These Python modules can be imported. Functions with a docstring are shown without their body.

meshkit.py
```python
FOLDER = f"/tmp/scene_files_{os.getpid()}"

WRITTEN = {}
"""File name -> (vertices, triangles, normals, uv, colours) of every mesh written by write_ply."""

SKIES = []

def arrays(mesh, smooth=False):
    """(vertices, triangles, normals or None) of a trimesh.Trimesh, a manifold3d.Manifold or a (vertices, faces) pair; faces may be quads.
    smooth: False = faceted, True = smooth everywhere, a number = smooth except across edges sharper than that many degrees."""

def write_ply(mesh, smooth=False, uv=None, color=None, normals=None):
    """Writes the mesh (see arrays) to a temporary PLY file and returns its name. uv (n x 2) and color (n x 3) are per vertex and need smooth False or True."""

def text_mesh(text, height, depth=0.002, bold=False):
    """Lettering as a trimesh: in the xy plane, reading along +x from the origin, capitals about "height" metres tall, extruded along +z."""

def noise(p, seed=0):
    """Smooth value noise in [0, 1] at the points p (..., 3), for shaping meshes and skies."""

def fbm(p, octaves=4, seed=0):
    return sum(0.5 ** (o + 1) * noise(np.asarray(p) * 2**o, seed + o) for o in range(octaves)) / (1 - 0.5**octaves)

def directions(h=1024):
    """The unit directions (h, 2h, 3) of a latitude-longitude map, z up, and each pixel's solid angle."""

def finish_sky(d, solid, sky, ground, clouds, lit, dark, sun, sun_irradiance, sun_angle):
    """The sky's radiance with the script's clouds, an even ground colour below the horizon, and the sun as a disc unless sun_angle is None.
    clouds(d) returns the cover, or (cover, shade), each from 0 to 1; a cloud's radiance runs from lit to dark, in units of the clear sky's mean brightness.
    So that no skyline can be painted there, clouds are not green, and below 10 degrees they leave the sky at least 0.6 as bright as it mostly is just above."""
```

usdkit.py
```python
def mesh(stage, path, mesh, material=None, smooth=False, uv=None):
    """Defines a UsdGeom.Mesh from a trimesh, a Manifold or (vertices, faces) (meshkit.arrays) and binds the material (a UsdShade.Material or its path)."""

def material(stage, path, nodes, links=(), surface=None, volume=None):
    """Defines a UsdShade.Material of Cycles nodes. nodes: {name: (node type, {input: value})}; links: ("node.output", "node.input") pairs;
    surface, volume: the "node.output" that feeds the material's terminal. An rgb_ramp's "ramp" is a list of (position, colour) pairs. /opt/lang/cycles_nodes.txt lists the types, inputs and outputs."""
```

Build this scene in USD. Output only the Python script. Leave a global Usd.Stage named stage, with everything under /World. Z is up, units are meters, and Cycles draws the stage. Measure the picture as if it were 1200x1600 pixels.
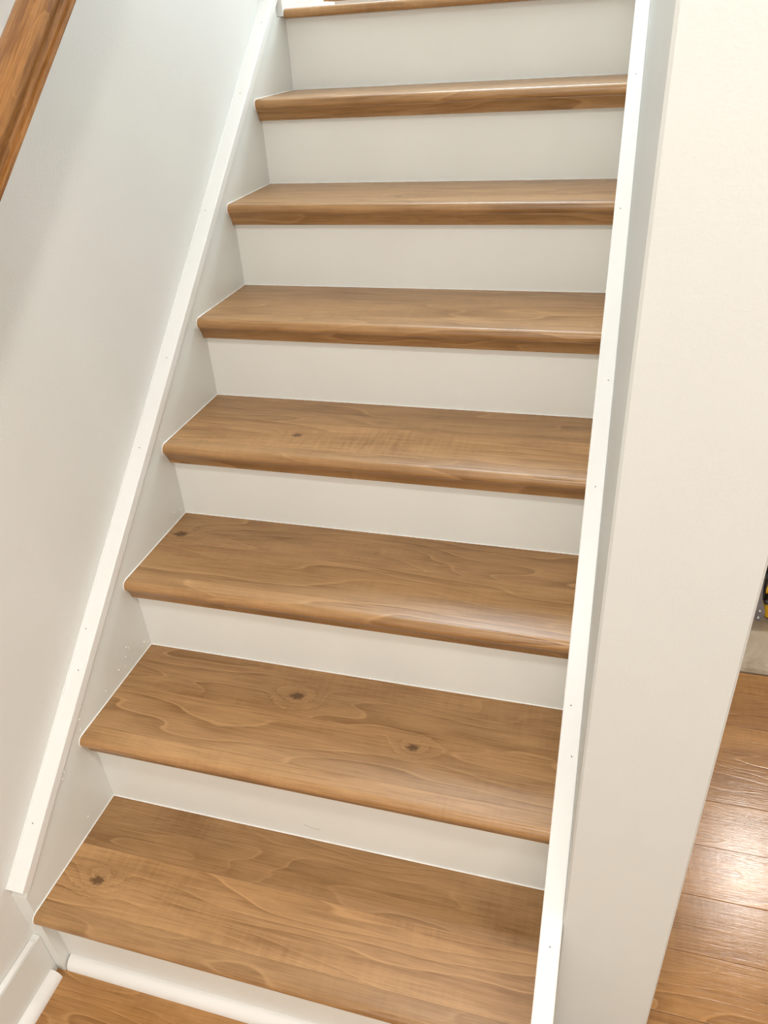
import math, random
import numpy as np, trimesh
from shapely.geometry import Polygon
from pxr import Usd, UsdGeom, UsdLux, Gf, Sdf
import usdkit

rng = random.Random(7)
stage = Usd.Stage.CreateInMemory()
UsdGeom.SetStageUpAxis(stage, UsdGeom.Tokens.z)
UsdGeom.SetStageMetersPerUnit(stage, 1.0)
UsdGeom.Xform.Define(stage, '/World')
UsdGeom.Scope.Define(stage, '/World/Looks')

# ------------------------------------------------------------------ camera
F_PX = 1191.74
cam = UsdGeom.Camera.Define(stage, '/World/Camera')
RIGHT = np.array([0.96165541, 0.26780076, -0.05917444])
DOWN = np.array([0.09697489, -0.53384189, -0.84000518])
FWD = np.array([-0.25654383, 0.80205710, -0.53934189])
POS = (0.87455, -0.56112, 1.47567)
m = Gf.Matrix4d(*RIGHT, 0, *(-DOWN), 0, *(-FWD), 0, *POS, 1)
cam.AddTransformOp().Set(m)
cam.CreateHorizontalApertureAttr(36.0)
cam.CreateVerticalApertureAttr(48.0)
cam.CreateFocalLengthAttr(36.0 * F_PX / 1200.0)
cam.CreateClippingRangeAttr(Gf.Vec2f(0.02, 100))
cam.CreateFocusDistanceAttr(1.9)
cam.CreateExposureAttr(0.68)

# ------------------------------------------------------------------ lights
def disk(name, loc, radius, color, intensity, rot=(0, 0, 0)):
    l = UsdLux.DiskLight.Define(stage, '/World/' + name)
    l.AddTranslateOp().Set(Gf.Vec3d(*loc))
    l.AddRotateXYZOp().Set(Gf.Vec3f(*rot))
    l.CreateRadiusAttr(radius)
    l.CreateColorAttr(Gf.Vec3f(*color))
    l.CreateIntensityAttr(intensity)
    return l

WARM = (1.0, 0.975, 0.93)
KEY = 120.0
FILL = 80.0
BACK = 60.0
disk('downlight', (0.79, -0.46, 2.405), 0.085, WARM, KEY)
for i, p in enumerate([(2.1, -0.6, FILL), (0.8, -2.2, BACK), (2.2, -2.2, BACK), (1.87, 2.2, 2.2 * FILL), (3.4, 2.3, FILL), (3.6, -0.6, FILL), (3.6, -2.2, FILL)]):
    disk('downlight_%03d' % (i + 1), (p[0], p[1], 2.405), 0.085, WARM, p[2])
# ceiling light over the upper landing
disk('stairwell_light', (0.45, 1.7, 4.97), 0.16, (1.0, 0.97, 0.95), 50.0)
# daylight through the window above the upper landing
win = UsdLux.RectLight.Define(stage, '/World/landing_daylight')
win.AddTranslateOp().Set(Gf.Vec3d(0.44, 2.72, 2.45))
win.AddRotateXYZOp().Set(Gf.Vec3f(-82, 0, 0))
win.CreateWidthAttr(0.8); win.CreateHeightAttr(1.3)
win.CreateColorAttr(Gf.Vec3f(0.76, 0.90, 1.0)); win.CreateIntensityAttr(14.0)

# daylight through the window of the front room, behind the camera
fw = UsdLux.RectLight.Define(stage, '/World/room_daylight')
fw.AddTranslateOp().Set(Gf.Vec3d(1.0, -3.42, 1.45))
fw.AddRotateXYZOp().Set(Gf.Vec3f(90, 0, 0))
fw.CreateWidthAttr(2.4); fw.CreateHeightAttr(1.3)
fw.CreateColorAttr(Gf.Vec3f(1.0, 0.985, 0.96)); fw.CreateIntensityAttr(2.2)

# ------------------------------------------------------------------ materials
def MAT(name, nodes, links, surface='p.BSDF'):
    return usdkit.material(stage, '/World/Looks/' + name, nodes, links, surface=surface)

def paint(name, color, rough=0.45, grain=220.0, bump=0.0005, mottle=0.03):
    lo = tuple(c * (1 - mottle) for c in color)
    return MAT(name, {
        'g': ('geometry', {}),
        'n1': ('noise_texture', {'scale': 5.0, 'detail': 3.0}),
        'ramp': ('rgb_ramp', {'ramp': [(0.3, lo), (0.7, color)]}),
        'n2': ('noise_texture', {'scale': grain, 'detail': 2.5, 'roughness': 0.55}),
        'b': ('bump', {'strength': 0.6, 'distance': bump}),
        'p': ('principled_bsdf', {'roughness': rough, 'specular_ior_level': 0.4})},
        [('g.position', 'n1.vector'), ('n1.fac', 'ramp.fac'), ('ramp.color', 'p.base_color'),
         ('g.position', 'n2.vector'), ('n2.fac', 'b.height'), ('b.normal', 'p.normal')])

def wood(name, base, seed, knots=(), rough=0.36, axis='x', ring=1.0, figure=0.0, bump=0.00015, contrast=1.0, ring_fine=1.0, fib=260.0):
    """Board grain running along x (or y): contour-line cathedrals, fine fibres, mottled tone, knots that bend the grain."""
    r = random.Random(seed)
    off = (r.uniform(-40, 40), r.uniform(-40, 40), r.uniform(-40, 40))
    N, L = {}, []
    def node(n, kind, **kw): N[n] = (kind, kw); return n
    node('g', 'geometry')
    src = 'g.position'
    if axis == 'y':
        node('rot', 'mapping', rotation=(0.0, 0.0, math.pi / 2)); L.append((src, 'rot.vector')); src = 'rot.vector'
    if axis == 'slope':
        node('rot', 'mapping', rotation=(-math.atan(0.8123), 0.0, 0.0)); L.append((src, 'rot.vector'))
        node('rot2', 'mapping', rotation=(0.0, 0.0, math.pi / 2)); L.append(('rot.vector', 'rot2.vector')); src = 'rot2.vector'
    # low frequency figure that the rings follow
    node('m1', 'mapping', location=off, scale=(1.5, 8.0, 8.0)); L.append((src, 'm1.vector'))
    node('n1', 'noise_texture', scale=1.0, detail=2.0, roughness=0.45); L.append(('m1.vector', 'n1.vector'))
    node('sep', 'separate_xyz'); L.append((src, 'sep.vector'))
    node('t1', 'math', math_type='multiply_add', value2=11.0 * ring, value3=0.0); L.append(('n1.fac', 't1.value1'))
    node('t2', 'math', math_type='multiply_add', value2=26.0 * ring_fine); L += [('sep.y', 't2.value1'), ('t1.value', 't2.value3')]
    last, dark = 't2.value', None
    for i, (kx, ky, size) in enumerate(knots):
        node('ks%d' % i, 'vector_math', math_type='subtract', vector2=(kx, ky, 0.0)); L.append((src, 'ks%d.vector1' % i))
        node('km%d' % i, 'vector_math', math_type='multiply', vector2=(0.45 / size, 0.75 / size, 0.0)); L.append(('ks%d.vector' % i, 'km%d.vector1' % i))
        node('kn%d' % i, 'noise_texture', scale=1.6, detail=3.0); L.append(('km%d.vector' % i, 'kn%d.vector' % i))
        node('kl%d' % i, 'vector_math', math_type='length'); L.append(('km%d.vector' % i, 'kl%d.vector1' % i))
        node('kd%d' % i, 'math', math_type='multiply_add', value2=1.6); L += [('kn%d.fac' % i, 'kd%d.value1' % i), ('kl%d.value' % i, 'kd%d.value3' % i)]
        node('kw%d' % i, 'map_range', range_type='smootherstep', from_min=0.5, from_max=6.0, to_min=2.0, to_max=0.0); L.append(('kd%d.value' % i, 'kw%d.value' % i))
        node('ka%d' % i, 'math', math_type='add'); L += [(last, 'ka%d.value1' % i), ('kw%d.result' % i, 'ka%d.value2' % i)]
        last = 'ka%d.value' % i
        node('kk%d' % i, 'map_range', range_type='smoothstep', from_min=1.25, from_max=2.0, to_min=0.92, to_max=0.0); L.append(('kd%d.value' % i, 'kk%d.value' % i))
        if dark:
            node('kx%d' % i, 'math', math_type='maximum'); L += [(dark, 'kx%d.value1' % i), ('kk%d.result' % i, 'kx%d.value2' % i)]
            dark = 'kx%d.value' % i
        else:
            dark = 'kk%d.result' % i
    node('fr', 'math', math_type='fraction'); L.append((last, 'fr.value1'))
    node('line', 'rgb_ramp', ramp=[(0.0, (0.30,) * 3), (0.05, (0.95,) * 3), (0.13, (0.55,) * 3), (0.6, (0.52,) * 3), (0.9, (0.32,) * 3), (1.0, (0.30,) * 3)]); L.append(('fr.value', 'line.fac'))
    # fibres
    node('m2', 'mapping', location=off, scale=(9.0 * fib / 260.0, fib, fib)); L.append((src, 'm2.vector'))
    node('n2', 'noise_texture', scale=1.0, detail=4.0, roughness=0.68); L.append(('m2.vector', 'n2.vector'))
    # soft mottling
    node('m3', 'mapping', location=off, scale=(5.0, 22.0, 22.0)); L.append((src, 'm3.vector'))
    node('n3', 'noise_texture', scale=1.0, detail=4.0, roughness=0.6, distortion=0.4); L.append(('m3.vector', 'n3.vector'))
    # cross figure (short marks across the grain)
    node('m4', 'mapping', location=off, scale=(95.0, 11.0, 11.0)); L.append((src, 'm4.vector'))
    node('n4', 'noise_texture', scale=1.0, detail=2.0, roughness=0.6); L.append(('m4.vector', 'n4.vector'))
    # patches where the rings, and elsewhere the cross figure, show
    node('m5', 'mapping', location=tuple(o * 1.7 for o in off), scale=(2.6, 9.0, 9.0)); L.append((src, 'm5.vector'))
    node('n5', 'noise_texture', scale=1.0, detail=1.0); L.append(('m5.vector', 'n5.vector'))
    node('pr', 'map_range', from_min=0.35, from_max=0.65, to_min=0.15 * contrast, to_max=0.85 * contrast); L.append(('n5.fac', 'pr.value'))
    node('pf', 'map_range', from_min=0.40, from_max=0.62, to_min=0.14 + figure * 2.2, to_max=0.0); L.append(('n5.fac', 'pf.value'))
    for nm, srcv, wt, c0 in (('a1', 'line.color', 'pr.result', -0.5), ('a2', 'n4.fac', 'pf.result', -0.5)):
        node(nm + 'c', 'math', math_type='add', value2=c0); L.append((srcv, nm + 'c.value1'))
        node(nm, 'math', math_type='multiply'); L += [(nm + 'c.value', nm + '.value1'), (wt, nm + '.value2')]
    node('s1', 'math', math_type='add'); L += [('a1.value', 's1.value1'), ('a2.value', 's1.value2')]
    node('s2', 'math', math_type='multiply_add', value2=0.80 * contrast); L += [('n2.fac', 's2.value1'), ('s1.value', 's2.value3')]
    node('s4', 'math', math_type='multiply_add', value2=0.85 * contrast); L += [('n3.fac', 's4.value1'), ('s2.value', 's4.value3')]
    node('s5', 'math', math_type='add', value2=0.5 - contrast * (0.40 + 0.425)); L.append(('s4.value', 's5.value1'))
    mid = 0.5
    lo, hi = tuple(c * k for c, k in zip(base, (0.66, 0.60, 0.52))), tuple(c * k for c, k in zip(base, (1.26, 1.30, 1.36)))
    node('ramp', 'rgb_ramp', ramp=[(max(mid - 0.30, 0), lo), (mid, base), (min(mid + 0.28, 1), hi)]); L.append(('s5.value', 'ramp.fac'))
    col = 'ramp.color'
    if dark:
        node('kc', 'mix', mix_type='mix', color2=tuple(c * k for c, k in zip(base, (0.30, 0.25, 0.22)))); L += [(dark, 'kc.fac'), (col, 'kc.color1')]
        col = 'kc.color'
    node('b', 'bump', strength=0.5, distance=bump); L.append(('s5.value', 'b.height'))
    node('p', 'principled_bsdf', roughness=rough, specular_ior_level=0.45); L += [(col, 'p.base_color'), ('b.normal', 'p.normal')]
    return MAT(name, N, L)

def plain(name, color, rough=0.5, metallic=0.0):
    return MAT(name, {'g': ('geometry', {}), 'n': ('noise_texture', {'scale': 60.0, 'detail': 3.0}),
                      'ramp': ('rgb_ramp', {'ramp': [(0.3, tuple(c * 0.88 for c in color)), (0.7, color)]}),
                      'p': ('principled_bsdf', {'roughness': rough, 'metallic': metallic})},
               [('g.position', 'n.vector'), ('n.fac', 'ramp.fac'), ('ramp.color', 'p.base_color')])

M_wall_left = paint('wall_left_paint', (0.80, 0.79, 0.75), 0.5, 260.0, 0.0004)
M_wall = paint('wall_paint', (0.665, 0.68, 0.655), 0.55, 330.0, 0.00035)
M_room = paint('room_paint', (0.85, 0.84, 0.81), 0.6)
M_ceil = paint('ceiling_paint', (0.86, 0.85, 0.82), 0.8)
M_trim = paint('trim_paint', (0.88, 0.87, 0.84), 0.35, 160.0, 0.00025)
M_riser = paint('riser_paint', (0.84, 0.845, 0.80), 0.42, 180.0, 0.0003, 0.04)
M_skirt = paint('skirt_paint', (0.80, 0.81, 0.77), 0.36, 140.0, 0.0003, 0.04)
M_caulk = plain('white_caulk', (0.92, 0.91, 0.88), 0.4)
M_hole = plain('nail_hole_grey', (0.36, 0.34, 0.31), 0.8)
M_subfloor = plain('subfloor_brown', (0.16, 0.10, 0.05), 0.8)
M_steel = plain('tool_steel', (0.33, 0.33, 0.36), 0.38, 0.7)
M_yellow = plain('tool_yellow', (0.85, 0.48, 0.02), 0.38)
M_black = plain('tool_black', (0.018, 0.017, 0.018), 0.4)
M_tile = MAT('stone_tile', {
    'g': ('geometry', {}), 'n': ('noise_texture', {'scale': 9.0, 'detail': 7.0, 'roughness': 0.62, 'distortion': 0.6}),
    'ramp': ('rgb_ramp', {'ramp': [(0.36, (0.30, 0.23, 0.155)), (0.5, (0.44, 0.36, 0.265)), (0.62, (0.53, 0.45, 0.34))]}),
    'n2': ('noise_texture', {'scale': 60.0, 'detail': 4.0}), 'b': ('bump', {'strength': 0.4, 'distance': 0.002}),
    'p': ('principled_bsdf', {'roughness': 0.4})},
    [('g.position', 'n.vector'), ('n.fac', 'ramp.fac'), ('ramp.color', 'p.base_color'), ('g.position', 'n2.vector'), ('n2.fac', 'b.height'), ('b.normal', 'p.normal')])
WOOD = (0.38, 0.208, 0.085)
M_oak = wood('stained_oak', (0.34, 0.148, 0.040), 5, rough=0.28, axis='slope', ring=1.6, contrast=2.2, bump=0.0003, ring_fine=5.0, fib=230.0)
M_cove = wood('cove_wood', tuple(c * 0.86 for c in WOOD), 77)

# ------------------------------------------------------------------ helpers
used = {}
def numbered(parent, name):
    k = used.setdefault((parent, name), 0); used[(parent, name)] += 1
    return name if k == 0 else '%s_%03d' % (name, k)

def data(prim, **kw):
    for k, v in kw.items():
        if v: prim.SetCustomDataByKey(k, v)

def xform(name, parent='/World', loc=(0, 0, 0), **kw):
    path = parent + '/' + numbered(parent, name)
    x = UsdGeom.Xform.Define(stage, path)
    x.AddTranslateOp().Set(Gf.Vec3d(*map(float, loc)))
    data(x.GetPrim(), **kw)
    return path

def part(name, mesh, mat, parent='/World', origin=(0, 0, 0), smooth=35, **kw):
    path = parent + '/' + numbered(parent, name)
    mesh = mesh.copy(); mesh.apply_translation(-np.asarray(origin, float))
    p = usdkit.mesh(stage, path, mesh, mat, smooth=smooth)
    data(p.GetPrim(), **kw)
    return path

def box(x0, x1, y0, y1, z0, z1, ch=0.0):
    if ch <= 0:
        b = trimesh.creation.box((x1 - x0, y1 - y0, z1 - z0)); b.apply_translation(((x0 + x1) / 2, (y0 + y1) / 2, (z0 + z1) / 2)); return b
    pts = []
    for X, sx in ((x0, 1), (x1, -1)):
        for Y, sy in ((y0, 1), (y1, -1)):
            for Z, sz in ((z0, 1), (z1, -1)):
                pts += [(X + sx * ch, Y + sy * ch, Z), (X + sx * ch, Y, Z + sz * ch), (X, Y + sy * ch, Z + sz * ch)]
    return trimesh.convex.convex_hull(np.array(pts))

def extrude(poly, d0, d1, fr):
    """2-D outline (a, b) extruded along the third axis from d0 to d1; fr maps arrays (a, b, d) to xyz."""
    e = trimesh.creation.extrude_polygon(Polygon(poly), d1 - d0, engine='earcut')
    v = e.vertices.copy(); v[:, 2] += d0
    e.vertices = fr(v[:, 0], v[:, 1], v[:, 2])
    e.fix_normals()
    return e
along_x = lambda a, b, d: np.c_[d, a, b]          # outline in (y, z)
along_y = lambda a, b, d: np.c_[a, d, b]          # outline in (x, z)
along_z = lambda a, b, d: np.c_[a, b, d]
def arc(cx, cy, r, a0, a1, n=8):
    return [(cx + r * math.cos(math.radians(a0 + (a1 - a0) * i / n)), cy + r * math.sin(math.radians(a0 + (a1 - a0) * i / n))) for i in range(n + 1)]
def tube(pts, r, sides=6):
    return trimesh.util.concatenate([trimesh.creation.cylinder(r, segment=(a, b), sections=sides) for a, b in zip(pts[:-1], pts[1:])])

# ------------------------------------------------------------------ dimensions
G, RISE, W = 0.23391, 0.19, 0.8684
DZ = [0, -0.0071, 0.0029, 0.0010, -0.0044, -0.0019, 0.0016, 0.0063, 0]
DY = [0, -0.0010, 0.0020, 0.0014, 0.0028, 0.0004, -0.0023, -0.0038, 0]
FLOOR, CEIL, TOP = -0.012, 2.42, 5.0
SL = RISE / G                       # slope of the flight
XW, XR = -0.0298, 0.8985            # left wall face, partition face
YC, XE = 0.0867, 1.0439             # partition corner, partition far face
SK = 0.2745                         # skirt cap height: z = SK + SL*y
C, S = math.cos(math.atan(SL)), math.sin(math.atan(SL))

# ------------------------------------------------------------------ setting: shell
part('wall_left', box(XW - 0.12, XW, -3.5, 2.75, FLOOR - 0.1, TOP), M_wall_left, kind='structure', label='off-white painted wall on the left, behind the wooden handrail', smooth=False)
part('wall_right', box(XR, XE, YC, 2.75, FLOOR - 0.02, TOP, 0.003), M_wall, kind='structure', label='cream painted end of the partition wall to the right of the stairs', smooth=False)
part('wall_front', box(XW - 0.12, 4.6, -3.6, -3.5, FLOOR - 0.1, TOP), M_room, kind='structure', smooth=False)
part('wall_far_right', box(4.5, 4.6, -3.5, 4.1, FLOOR - 0.1, CEIL + 0.1), M_room, kind='structure', smooth=False)
part('wall_back', box(XR, 4.6, 4.0, 4.1, FLOOR - 0.1, CEIL + 0.1), M_room, kind='structure', smooth=False)
part('wall_stairwell', box(XW - 0.12, XE, 2.75, 2.85, FLOOR - 0.1, TOP), M_room, kind='structure', smooth=False)
part('wall_stairwell', box(XW, XE, 0.35, 0.47, CEIL, TOP), M_room, kind='structure', smooth=False)
part('wall_inner', box(XR, XE, 2.85, 4.1, FLOOR - 0.1, CEIL + 0.1), M_room, kind='structure', smooth=False)
part('ceiling', trimesh.util.concatenate([box(XW - 0.12, 4.6, -3.6, 0.35, CEIL, CEIL + 0.1), box(XE, 4.6, 0.35, 4.1, CEIL, CEIL + 0.1), box(XW - 0.12, XE, 0.35, 2.85, TOP, TOP + 0.1)]), M_ceil, kind='structure', smooth=False)

# ------------------------------------------------------------------ setting: plank floor and stone tile
fl = xform('floor', kind='structure', label='brown wood plank floor at the foot of the stairs and past the partition wall')
part('subfloor', box(XW - 0.1, 4.6, -3.6, 4.1, FLOOR - 0.06, FLOOR - 0.012), M_subfloor, fl, smooth=False)
M_plank = [wood('floor_plank_wood_%d' % i, tuple(c * k for c, k in zip(WOOD, t)), 300 + i, rough=0.19, bump=0.0005, figure=0.05)
           for i, t in enumerate([(1.08, 1.0, 0.86), (0.98, 0.90, 0.78), (1.14, 1.04, 0.9), (1.03, 0.95, 0.82), (0.93, 0.85, 0.75), (1.10, 1.02, 0.9)])]
PW = 0.117
edges = [-0.013 - PW * k for k in range(30, -1, -1)] + [0.058 + PW * k for k in range(9)] + [1.069]
row = 0
for y, y1 in zip(edges[:-1], edges[1:]):
    spans = []
    x0, x1 = (XW, 4.5) if y1 <= 0.01 else ((XE + 0.002 if y > 0 else XW, 4.5))
    if y <= 0.0 < y1:      # the row that runs under the first riser
        x0 = XW
    x = x0 - (rng.uniform(0.0, 1.1) if y < 0 else rng.uniform(0.0, 0.35))
    while x < x1:
        a, b = max(x, x0), min(x + rng.choice([0.9, 1.2, 1.5]), x1)
        if b - a > 0.02:
            part('floor_plank', box(a + 0.0002, b - 0.0002, y + 0.0002, y1 - 0.0002, FLOOR - 0.012, FLOOR + rng.uniform(-0.0003, 0.0003), 0.0008), M_plank[(row * 5 + int(x * 7)) % 6], fl, smooth=False)
        x = b if b > x else x1
        if b == x1: break
    row += 1
part('stone_slab', box(XE + 0.002, 4.5, 1.074, 4.0, FLOOR - 0.012, FLOOR + 0.002, 0.001), M_tile, fl, smooth=False, label='beige mottled stone tile beyond the planks')

# ------------------------------------------------------------------ staircase
stair = xform('staircase', loc=(W / 2, 0, FLOOR), label='straight flight of brown wood-plank treads and white risers between two walls', category='stairs')
SO = (W / 2, 0, FLOOR)
KNOTS = {1: [(0.075, 0.061, 0.0072)], 2: [(0.366, 0.395, 0.0075), (0.615, 0.322, 0.006)], 3: [(0.033, 0.621, 0.008)],
         4: [(0.271, 0.766, 0.006)], 6: [(0.392, 1.219, 0.005)]}
TONES = {  # nosing, front plank, back plank
    1: (0.92, 1.10, 0.86), 2: (1.10, 0.97, 0.94), 3: (1.06, 0.95, 0.93), 4: (0.97, 1.10, 0.94), 5: (1.02, 1.06, 0.95), 6: (0.97, 1.08, 0.98), 7: (1.0, 1.04, 0.98), 8: (1.0, 1.0, 1.0)}
FIG = {(1, 1): 0.13, (4, 1): 0.12, (2, 2): 0.05}
RG = {(1, 2): 1.5, (2, 2): 1.4, (3, 2): 1.2}
TL = {1: 'bottom wood tread, a dark knot near its left end', 2: 'second wood tread from the bottom, a round knot in its rear plank', 3: 'third wood tread from the bottom',
      4: 'fourth wood tread from the bottom', 5: 'fifth wood tread from the bottom', 6: 'sixth wood tread from the bottom',
      7: 'seventh wood tread from the bottom, nearly edge-on', 8: 'topmost wood nosing, only its front edge showing'}
caulk = 0.0018
for k in range(1, 9):
    yf, zt = (k - 1) * G + DY[k - 1], k * RISE + DZ[k]
    yb = k * G + (DY[k] if k < 8 else 0) if k < 8 else 2.75
    t = xform('stair_tread', stair, loc=(0, yf, zt - FLOOR), label=TL[k])
    O = (W / 2, yf, zt)
    xl = 0.0 if k < 8 else 0.009
    mats = [wood('tread_wood_%d_%d' % (k, i), tuple(c * TONES[k][i] for c in WOOD), 1000 + 17 * k + i,
                 KNOTS.get(k, ()), figure=FIG.get((k, i), 0.02), ring=RG.get((k, i), 0.8), rough=0.33) for i in range(3)]
    nose = [(yf + 0.0055, zt)] + [(yf - 0.0324 + 0.0122 + a, zt - 0.0118 + b * 0.97) for a, b in arc(0, 0, 0.0122, 90, 232, 14)] + [(yf + 0.0055, zt - 0.0214)]
    part('nosing', extrude(nose, xl + 0.0008, W - 0.0005, along_x), mats[0], t, O)
    cove = [(yf + 0.0005, zt - 0.0214), (yf + 0.0005, zt - 0.0476)] + [(yf + a, zt + b) for a, b in ((-0.0149, -0.0476), (-0.0153, -0.0445), (-0.0162, -0.0405), (-0.0180, -0.0355), (-0.0204, -0.0305), (-0.0232, -0.0258), (-0.0250, -0.0236), (-0.0250, -0.0214))]
    if k < 8: part('cove_molding', extrude(cove, xl + 0.0008, W - 0.0005, along_x), M_cove, t, O)
    split = yf + 0.119 + 0.004 * math.sin(k * 2.3)
    if k < 8:
        part('front_plank', box(xl + 0.0008, W - 0.0005, yf + 0.0058, split - 0.00004, zt - 0.013, zt, 0.00012), mats[1], t, O, smooth=False)
        part('back_plank', box(xl + 0.0008, W - 0.0005, split + 0.00004, yb - 0.0005, zt - 0.013, zt, 0.00012), mats[2], t, O, smooth=False)
        part('caulk_line', tube([(0.001, yb - 0.0010, zt + 0.0002), (W - 0.001, yb - 0.0010, zt + 0.0002)], caulk), M_caulk, t, O, label='thin white caulk line along the back edge')
        pl = [(0.0005, yb - 0.001, zt + 0.0002), (0.0005, yf - 0.021, zt + 0.0002), (0.0005, yf - 0.0295, zt - 0.0042), (0.0005, yf - 0.0322, zt - 0.011), (0.0005, yf - 0.0308, zt - 0.0185), (0.0005, yf - 0.026, zt - 0.023)]
        part('caulk_line', tube(pl, 0.0015), M_caulk, t, O, label='thin white caulk line along the left end')
    else:
        part('front_plank', box(xl + 0.0008, W - 0.0005, yf + 0.0058, yf + 0.12, zt - 0.013, zt, 0.0004), mats[1], t, O, smooth=False)
        for j in range(7):
            part('back_plank', box(xl + 0.0008, W - 0.0005, yf + 0.1204 + j * PW, min(yf + 0.1204 + (j + 1) * PW, 2.748) - 0.0004, zt - 0.013, zt, 0.0004), M_plank[j % 6], t, O, smooth=False)
for k in range(1, 9):
    yf, z1 = (k - 1) * G + DY[k - 1], k * RISE + DZ[k] - (0.0476 if k < 8 else 0.0216)
    z0 = FLOOR if k == 1 else (k - 1) * RISE + DZ[k - 1] - 0.013
    rp = part('stair_riser', box(0.0, W, yf, yf + 0.016, z0, z1 + (0.02 if k < 8 else 0.0)), M_riser, stair, SO, smooth=False, label='white painted riser board')
    part('paint_bead', tube([(0.0008, yf - 0.0004, max(z0, FLOOR) + 0.014), (0.0008, yf - 0.0004, z1)], 0.0009, 4), M_caulk, stair, SO, label='thin paint bead where a riser meets the left skirt board')
    part('paint_bead', tube([(0.001, yf - 0.0006, z1 - 0.0008), (W - 0.001, yf - 0.0006, z1 - 0.0008)], 0.0012, 5), M_caulk, stair, SO, label='thin paint bead under a tread molding')
part('paint_scuff', tube([(0.2081, 0.7045, 0.6435), (0.2169, 0.7045, 0.6515), (0.2277, 0.7045, 0.6456), (0.2386, 0.7045, 0.6499), (0.243, 0.7045, 0.6599), (0.2328, 0.7045, 0.6604)], 0.0006, 5), M_skirt, stair, SO, label='small curled paint mark on the fourth riser')
part('paint_scuff', tube([(0.4198, 0.2333, 0.2201), (0.4262, 0.2333, 0.2202), (0.4383, 0.2333, 0.2145), (0.4511, 0.2333, 0.2148)], 0.0006, 5), M_hole, stair, SO, label='short grey scuff on the second riser')
# hidden carriage below the treads carries the flight
car = [(0.02, FLOOR)] + [p for k in range(1, 9) for p in (((k - 1) * G + 0.018, k * RISE - 0.05), (k * G + 0.010 if k < 8 else 2.7, k * RISE - 0.05))] + [(2.7, FLOOR)]
part('carriage', extrude(car, 0.002, W - 0.002, along_x), M_subfloor, stair, SO, smooth=False)

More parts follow.
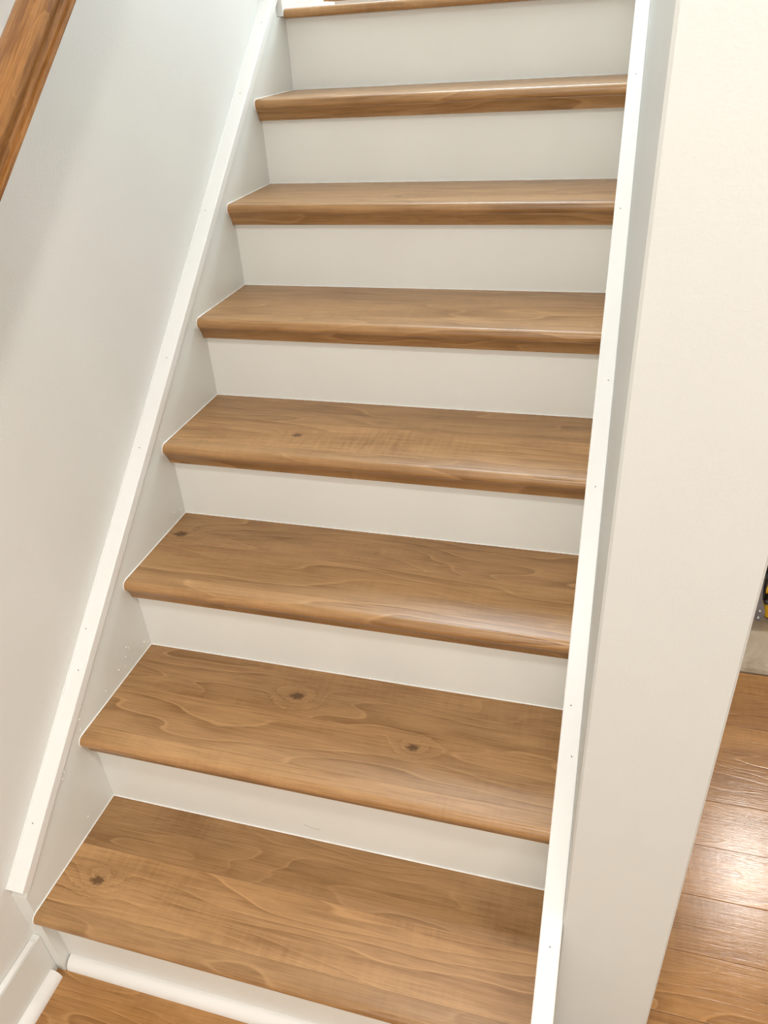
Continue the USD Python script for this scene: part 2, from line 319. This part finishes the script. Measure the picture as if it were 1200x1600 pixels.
# ------------------------------------------------------------------ skirt boards (trim) with their caps
def skirt(n, x0, x1, inner, label):
    y0, ytop = -0.022, 1.575
    tr = xform('trim', kind='structure', label=label, loc=((x0 + x1) / 2, 0, FLOOR))
    O = ((x0 + x1) / 2, 0, FLOOR)
    capt = 0.0185
    zl = lambda y: SK + SL * y - (capt + (0.0016 if inner > 0 else 0)) / C
    board = [(y0, FLOOR), (y0, zl(y0) + 0.0005), (ytop, zl(ytop)), (ytop, 1.5025), (2.7, 1.5025), (2.7, FLOOR)]
    part('skirt_board', extrude(board, x0, x1, along_x), M_skirt, tr, O, smooth=False)
    # cap: rounded strip in (x, n), run up the slope
    lip = 0.0035
    a, b = (x0, x1 + lip) if inner > 0 else (x0 - lip * 0.3, x1)
    rr = 0.0025
    sec = arc(b - rr, -rr, rr, 0, 90, 4) + arc(a + rr, -rr, rr, 90, 180, 4) + [(a, -capt), (b, -capt)]
    s0, s1 = (y0 - 0.004) / C, ytop / C
    # slope frame: s along the flight, n square to it
    z_off = SK
    fr = lambda u, v, d: np.c_[u, d * C - v * S, z_off + d * S + v * C]
    part('cap_molding', extrude(sec, s0, s1, fr), M_trim, tr, O)
    if inner > 0:
        bead = tube([(x0 + 0.0004, s0 * C, z_off + s0 * S + 0.0004), (x0 + 0.0004, s1 * C, z_off + s1 * S + 0.0004)], 0.0018, 6)
        part('caulk_line', bead, M_trim, tr, O)
    holes = []
    for i, yy in enumerate([0.06, 0.27, 0.33, 0.62, 0.78, 1.07, 1.33, 1.5]):
        c = trimesh.creation.cylinder(0.0013, 0.0008, sections=8)
        c.apply_transform(trimesh.transformations.rotation_matrix(math.atan(SL), (1, 0, 0)))
        c.apply_translation(((x0 + x1) / 2 + 0.005 * math.sin(i * 2.1), yy, SK + SL * yy + 0.0001))
        holes.append(c)
    part('nail_holes', trimesh.util.concatenate(holes), M_hole, tr, O, kind='stuff', label='small nail holes along the cap')
    return tr, O
tl, OL = skirt(1, XW, 0.0, 1, 'white skirt board with narrow cap along the left side of the stairs')
nibs = []
for i, (yy, zz) in enumerate([(0.401, 0.433), (0.385, 0.423), (0.356, 0.414), (0.305, 0.406), (0.241, 0.437), (0.221, 0.416), (0.204, 0.421), (0.147, 0.358), (0.138, 0.349), (0.674, 0.771), (0.989, 0.96), (0.66, 0.597), (0.683, 0.592), (0.157, 0.215), (0.395, 0.44), (0.375, 0.405), (0.215, 0.395), (0.185, 0.40), (0.17, 0.385), (0.45, 0.405), (0.462, 0.395)]):
    s = trimesh.creation.icosphere(1, 1.0); s.apply_scale((0.0012, 0.0011 + 0.0006 * (i % 3), 0.0016 + 0.0008 * (i % 2))); s.apply_translation((0.0003, yy, zz)); nibs.append(s)
part('paint_nibs', trimesh.util.concatenate(nibs), M_caulk, tl, OL, kind='stuff', label='small white paint nibs on the left skirt board')
skirt(2, W, XR, -1, 'white skirt board cap along the right side of the stairs, beside the partition wall')

# baseboard on the left wall at the foot of the stairs, its shoe, the shoe under the first riser
bb = [(XW, FLOOR), (XW, 0.106), (XW + 0.0085, 0.106), (XW + 0.012, 0.102), (XW + 0.012, FLOOR)]
bl = xform('baseboard_left', kind='structure', label='white baseboard with rounded shoe molding at the foot of the left wall', loc=(XW, -1.7, FLOOR))
part('board', extrude(bb, -3.5, -0.0225, along_y), M_skirt, bl, (XW, -1.7, FLOOR), smooth=False)
part('board_top', box(XW + 0.0005, XW + 0.0118, -3.5, -0.0355, 0.1055, 0.1075, 0.0008), M_trim, bl, (XW, -1.7, FLOOR), smooth=False)
sh = [(XW + 0.012, FLOOR)] + arc(XW + 0.012, FLOOR, 0.0195, 0, 90, 8)
part('shoe_molding', extrude(sh, -3.5, -0.034, along_y), M_trim, bl, (XW, -1.7, FLOOR))
sh2 = [(0.0, FLOOR)] + [(-a, FLOOR + b) for a, b in arc(0, 0, 0.0215, 0, 90, 8)]
part('trim', extrude(sh2, 0.0035, W - 0.001, along_x), M_trim, kind='structure', label='white quarter-round shoe molding under the first riser')

# trim and boards on the landing at the top
tb = box(XW + 0.001, 0.0085, 1.598, 1.845, 1.503, 1.62, 0.0015)
part('trim', tb, M_trim, kind='structure', label='bright white trim board at the left end of the topmost nosing', smooth=False)
M_loose = wood('loose_board_wood', (0.50, 0.29, 0.13), 91)
wb = box(0.06, 0.62, 1.86, 1.98, 1.5205, 1.534, 0.001)
part('white_board', wb, M_trim, label='thin white board on the top landing, under the loose wood plank', category='board', smooth=False)
wp = box(0.03, 0.60, 1.855, 1.975, 1.5342, 1.548, 0.001)
part('wood_plank', wp, M_loose, label='loose light wood plank lying on the top landing', category='plank', smooth=False)

# ------------------------------------------------------------------ handrail
hx0, hs0 = 0.021, 1.0225            # left side, height of its underside above z = SL*y
prof = [(0.0225, 0.0), (0.0268, 0.0015), (0.0276, 0.0050), (0.0262, 0.0085), (0.0215, 0.0100), (0.0196, 0.0150), (0.0204, 0.0205), (0.0240, 0.0262), (0.0280, 0.0310), (0.0288, 0.0365), (0.0272, 0.0435), (0.0225, 0.0495), (0.0140, 0.0530), (0.0, 0.0542)]
prof = prof + [(-a, b) for a, b in prof[-2::-1]]
cx = hx0 + 0.0288
def rail_pt(u, v, d):
    return np.c_[cx + u, d * C - v * S, hs0 + d * S + v * C]
RO = (cx, 0.0, hs0)
hr = xform('handrail', loc=RO, label='stained oak handrail with a grooved side, mounted on the left wall', category='handrail')
part('rail', extrude(prof, -0.12 / C, 2.0 / C, rail_pt), M_oak, hr, RO, smooth=40)
for yy in (0.06, 1.25, 1.9):
    p0 = rail_pt(np.array([0.0]), np.array([-0.001]), np.array([yy / C]))[0]
    arm = tube([tuple(p0), tuple(p0 + (0, 0.004, -0.03)), (cx - 0.03, p0[1] + 0.004, p0[2] - 0.052), (XW + 0.004, p0[1] + 0.004, p0[2] - 0.055)], 0.0055, 10)
    rose = trimesh.creation.cylinder(0.03, 0.007, sections=24); rose.apply_transform(trimesh.transformations.rotation_matrix(math.pi / 2, (0, 1, 0))); rose.apply_translation((XW + 0.0036, p0[1] + 0.004, p0[2] - 0.055))
    part('bracket', trimesh.util.concatenate([arm, rose]), M_steel, hr, RO)

# ------------------------------------------------------------------ power saw on the stone tile
SP = (1.43, 1.33, FLOOR + 0.002)
sw = xform('power_saw', loc=SP, label='yellow and black power saw with a grey steel base plate, on the stone tile', category='power tool')
plate = [(1.300, 0.016), (1.353, 0.0), (1.3695, -0.0095), (1.373, -0.0095), (1.382, 0.019), (1.378, 0.032), (1.371, 0.050), (1.365, 0.066), (1.359, 0.116), (1.353, 0.150), (1.340, 0.175), (1.300, 0.175)]
part('base_plate', extrude([(a, b) for a, b in plate], 1.288, 1.294, along_y), M_steel, sw, SP, smooth=False, label='grey steel base plate with a pointed lower corner')
rv = trimesh.creation.cylinder(0.003, 0.003, sections=12); rv.apply_transform(trimesh.transformations.rotation_matrix(math.pi / 2, (1, 0, 0)))
for a, b in ((1.366, 0.028), (1.366, 0.004)):
    r2 = rv.copy(); r2.apply_translation((a, 1.287, b)); part('rivet', r2, M_trim, sw, SP)
low = box(1.379, 1.52, 1.285, 1.36, 0.000, 0.052, 0.010)
part('battery_housing', low, M_yellow, sw, SP)
part('foot_guard', box(1.388, 1.55, 1.30, 1.365, -0.0095, 0.004, 0.004), M_black, sw, SP)
part('waist_band', box(1.370, 1.53, 1.283, 1.37, 0.052, 0.068, 0.005), M_black, sw, SP)
mh = trimesh.creation.cylinder(0.043, 0.15, sections=28); mh.apply_transform(trimesh.transformations.rotation_matrix(math.pi / 2, (0, 1, 0))); mh.apply_scale((1, 1, 0.80)); mh.apply_translation((1.443, 1.335, 0.102))
part('motor_housing', mh, M_yellow, sw, SP)
part('end_cap', trimesh.util.concatenate([box(1.3615, 1.370, 1.290, 1.38, 0.064, 0.142, 0.003)]), M_black, sw, SP)
part('handle', tube([(1.372, 1.335, 0.135), (1.367, 1.33, 0.158), (1.40, 1.335, 0.172), (1.52, 1.335, 0.170), (1.55, 1.335, 0.10)], 0.014, 12), M_black, sw, SP)
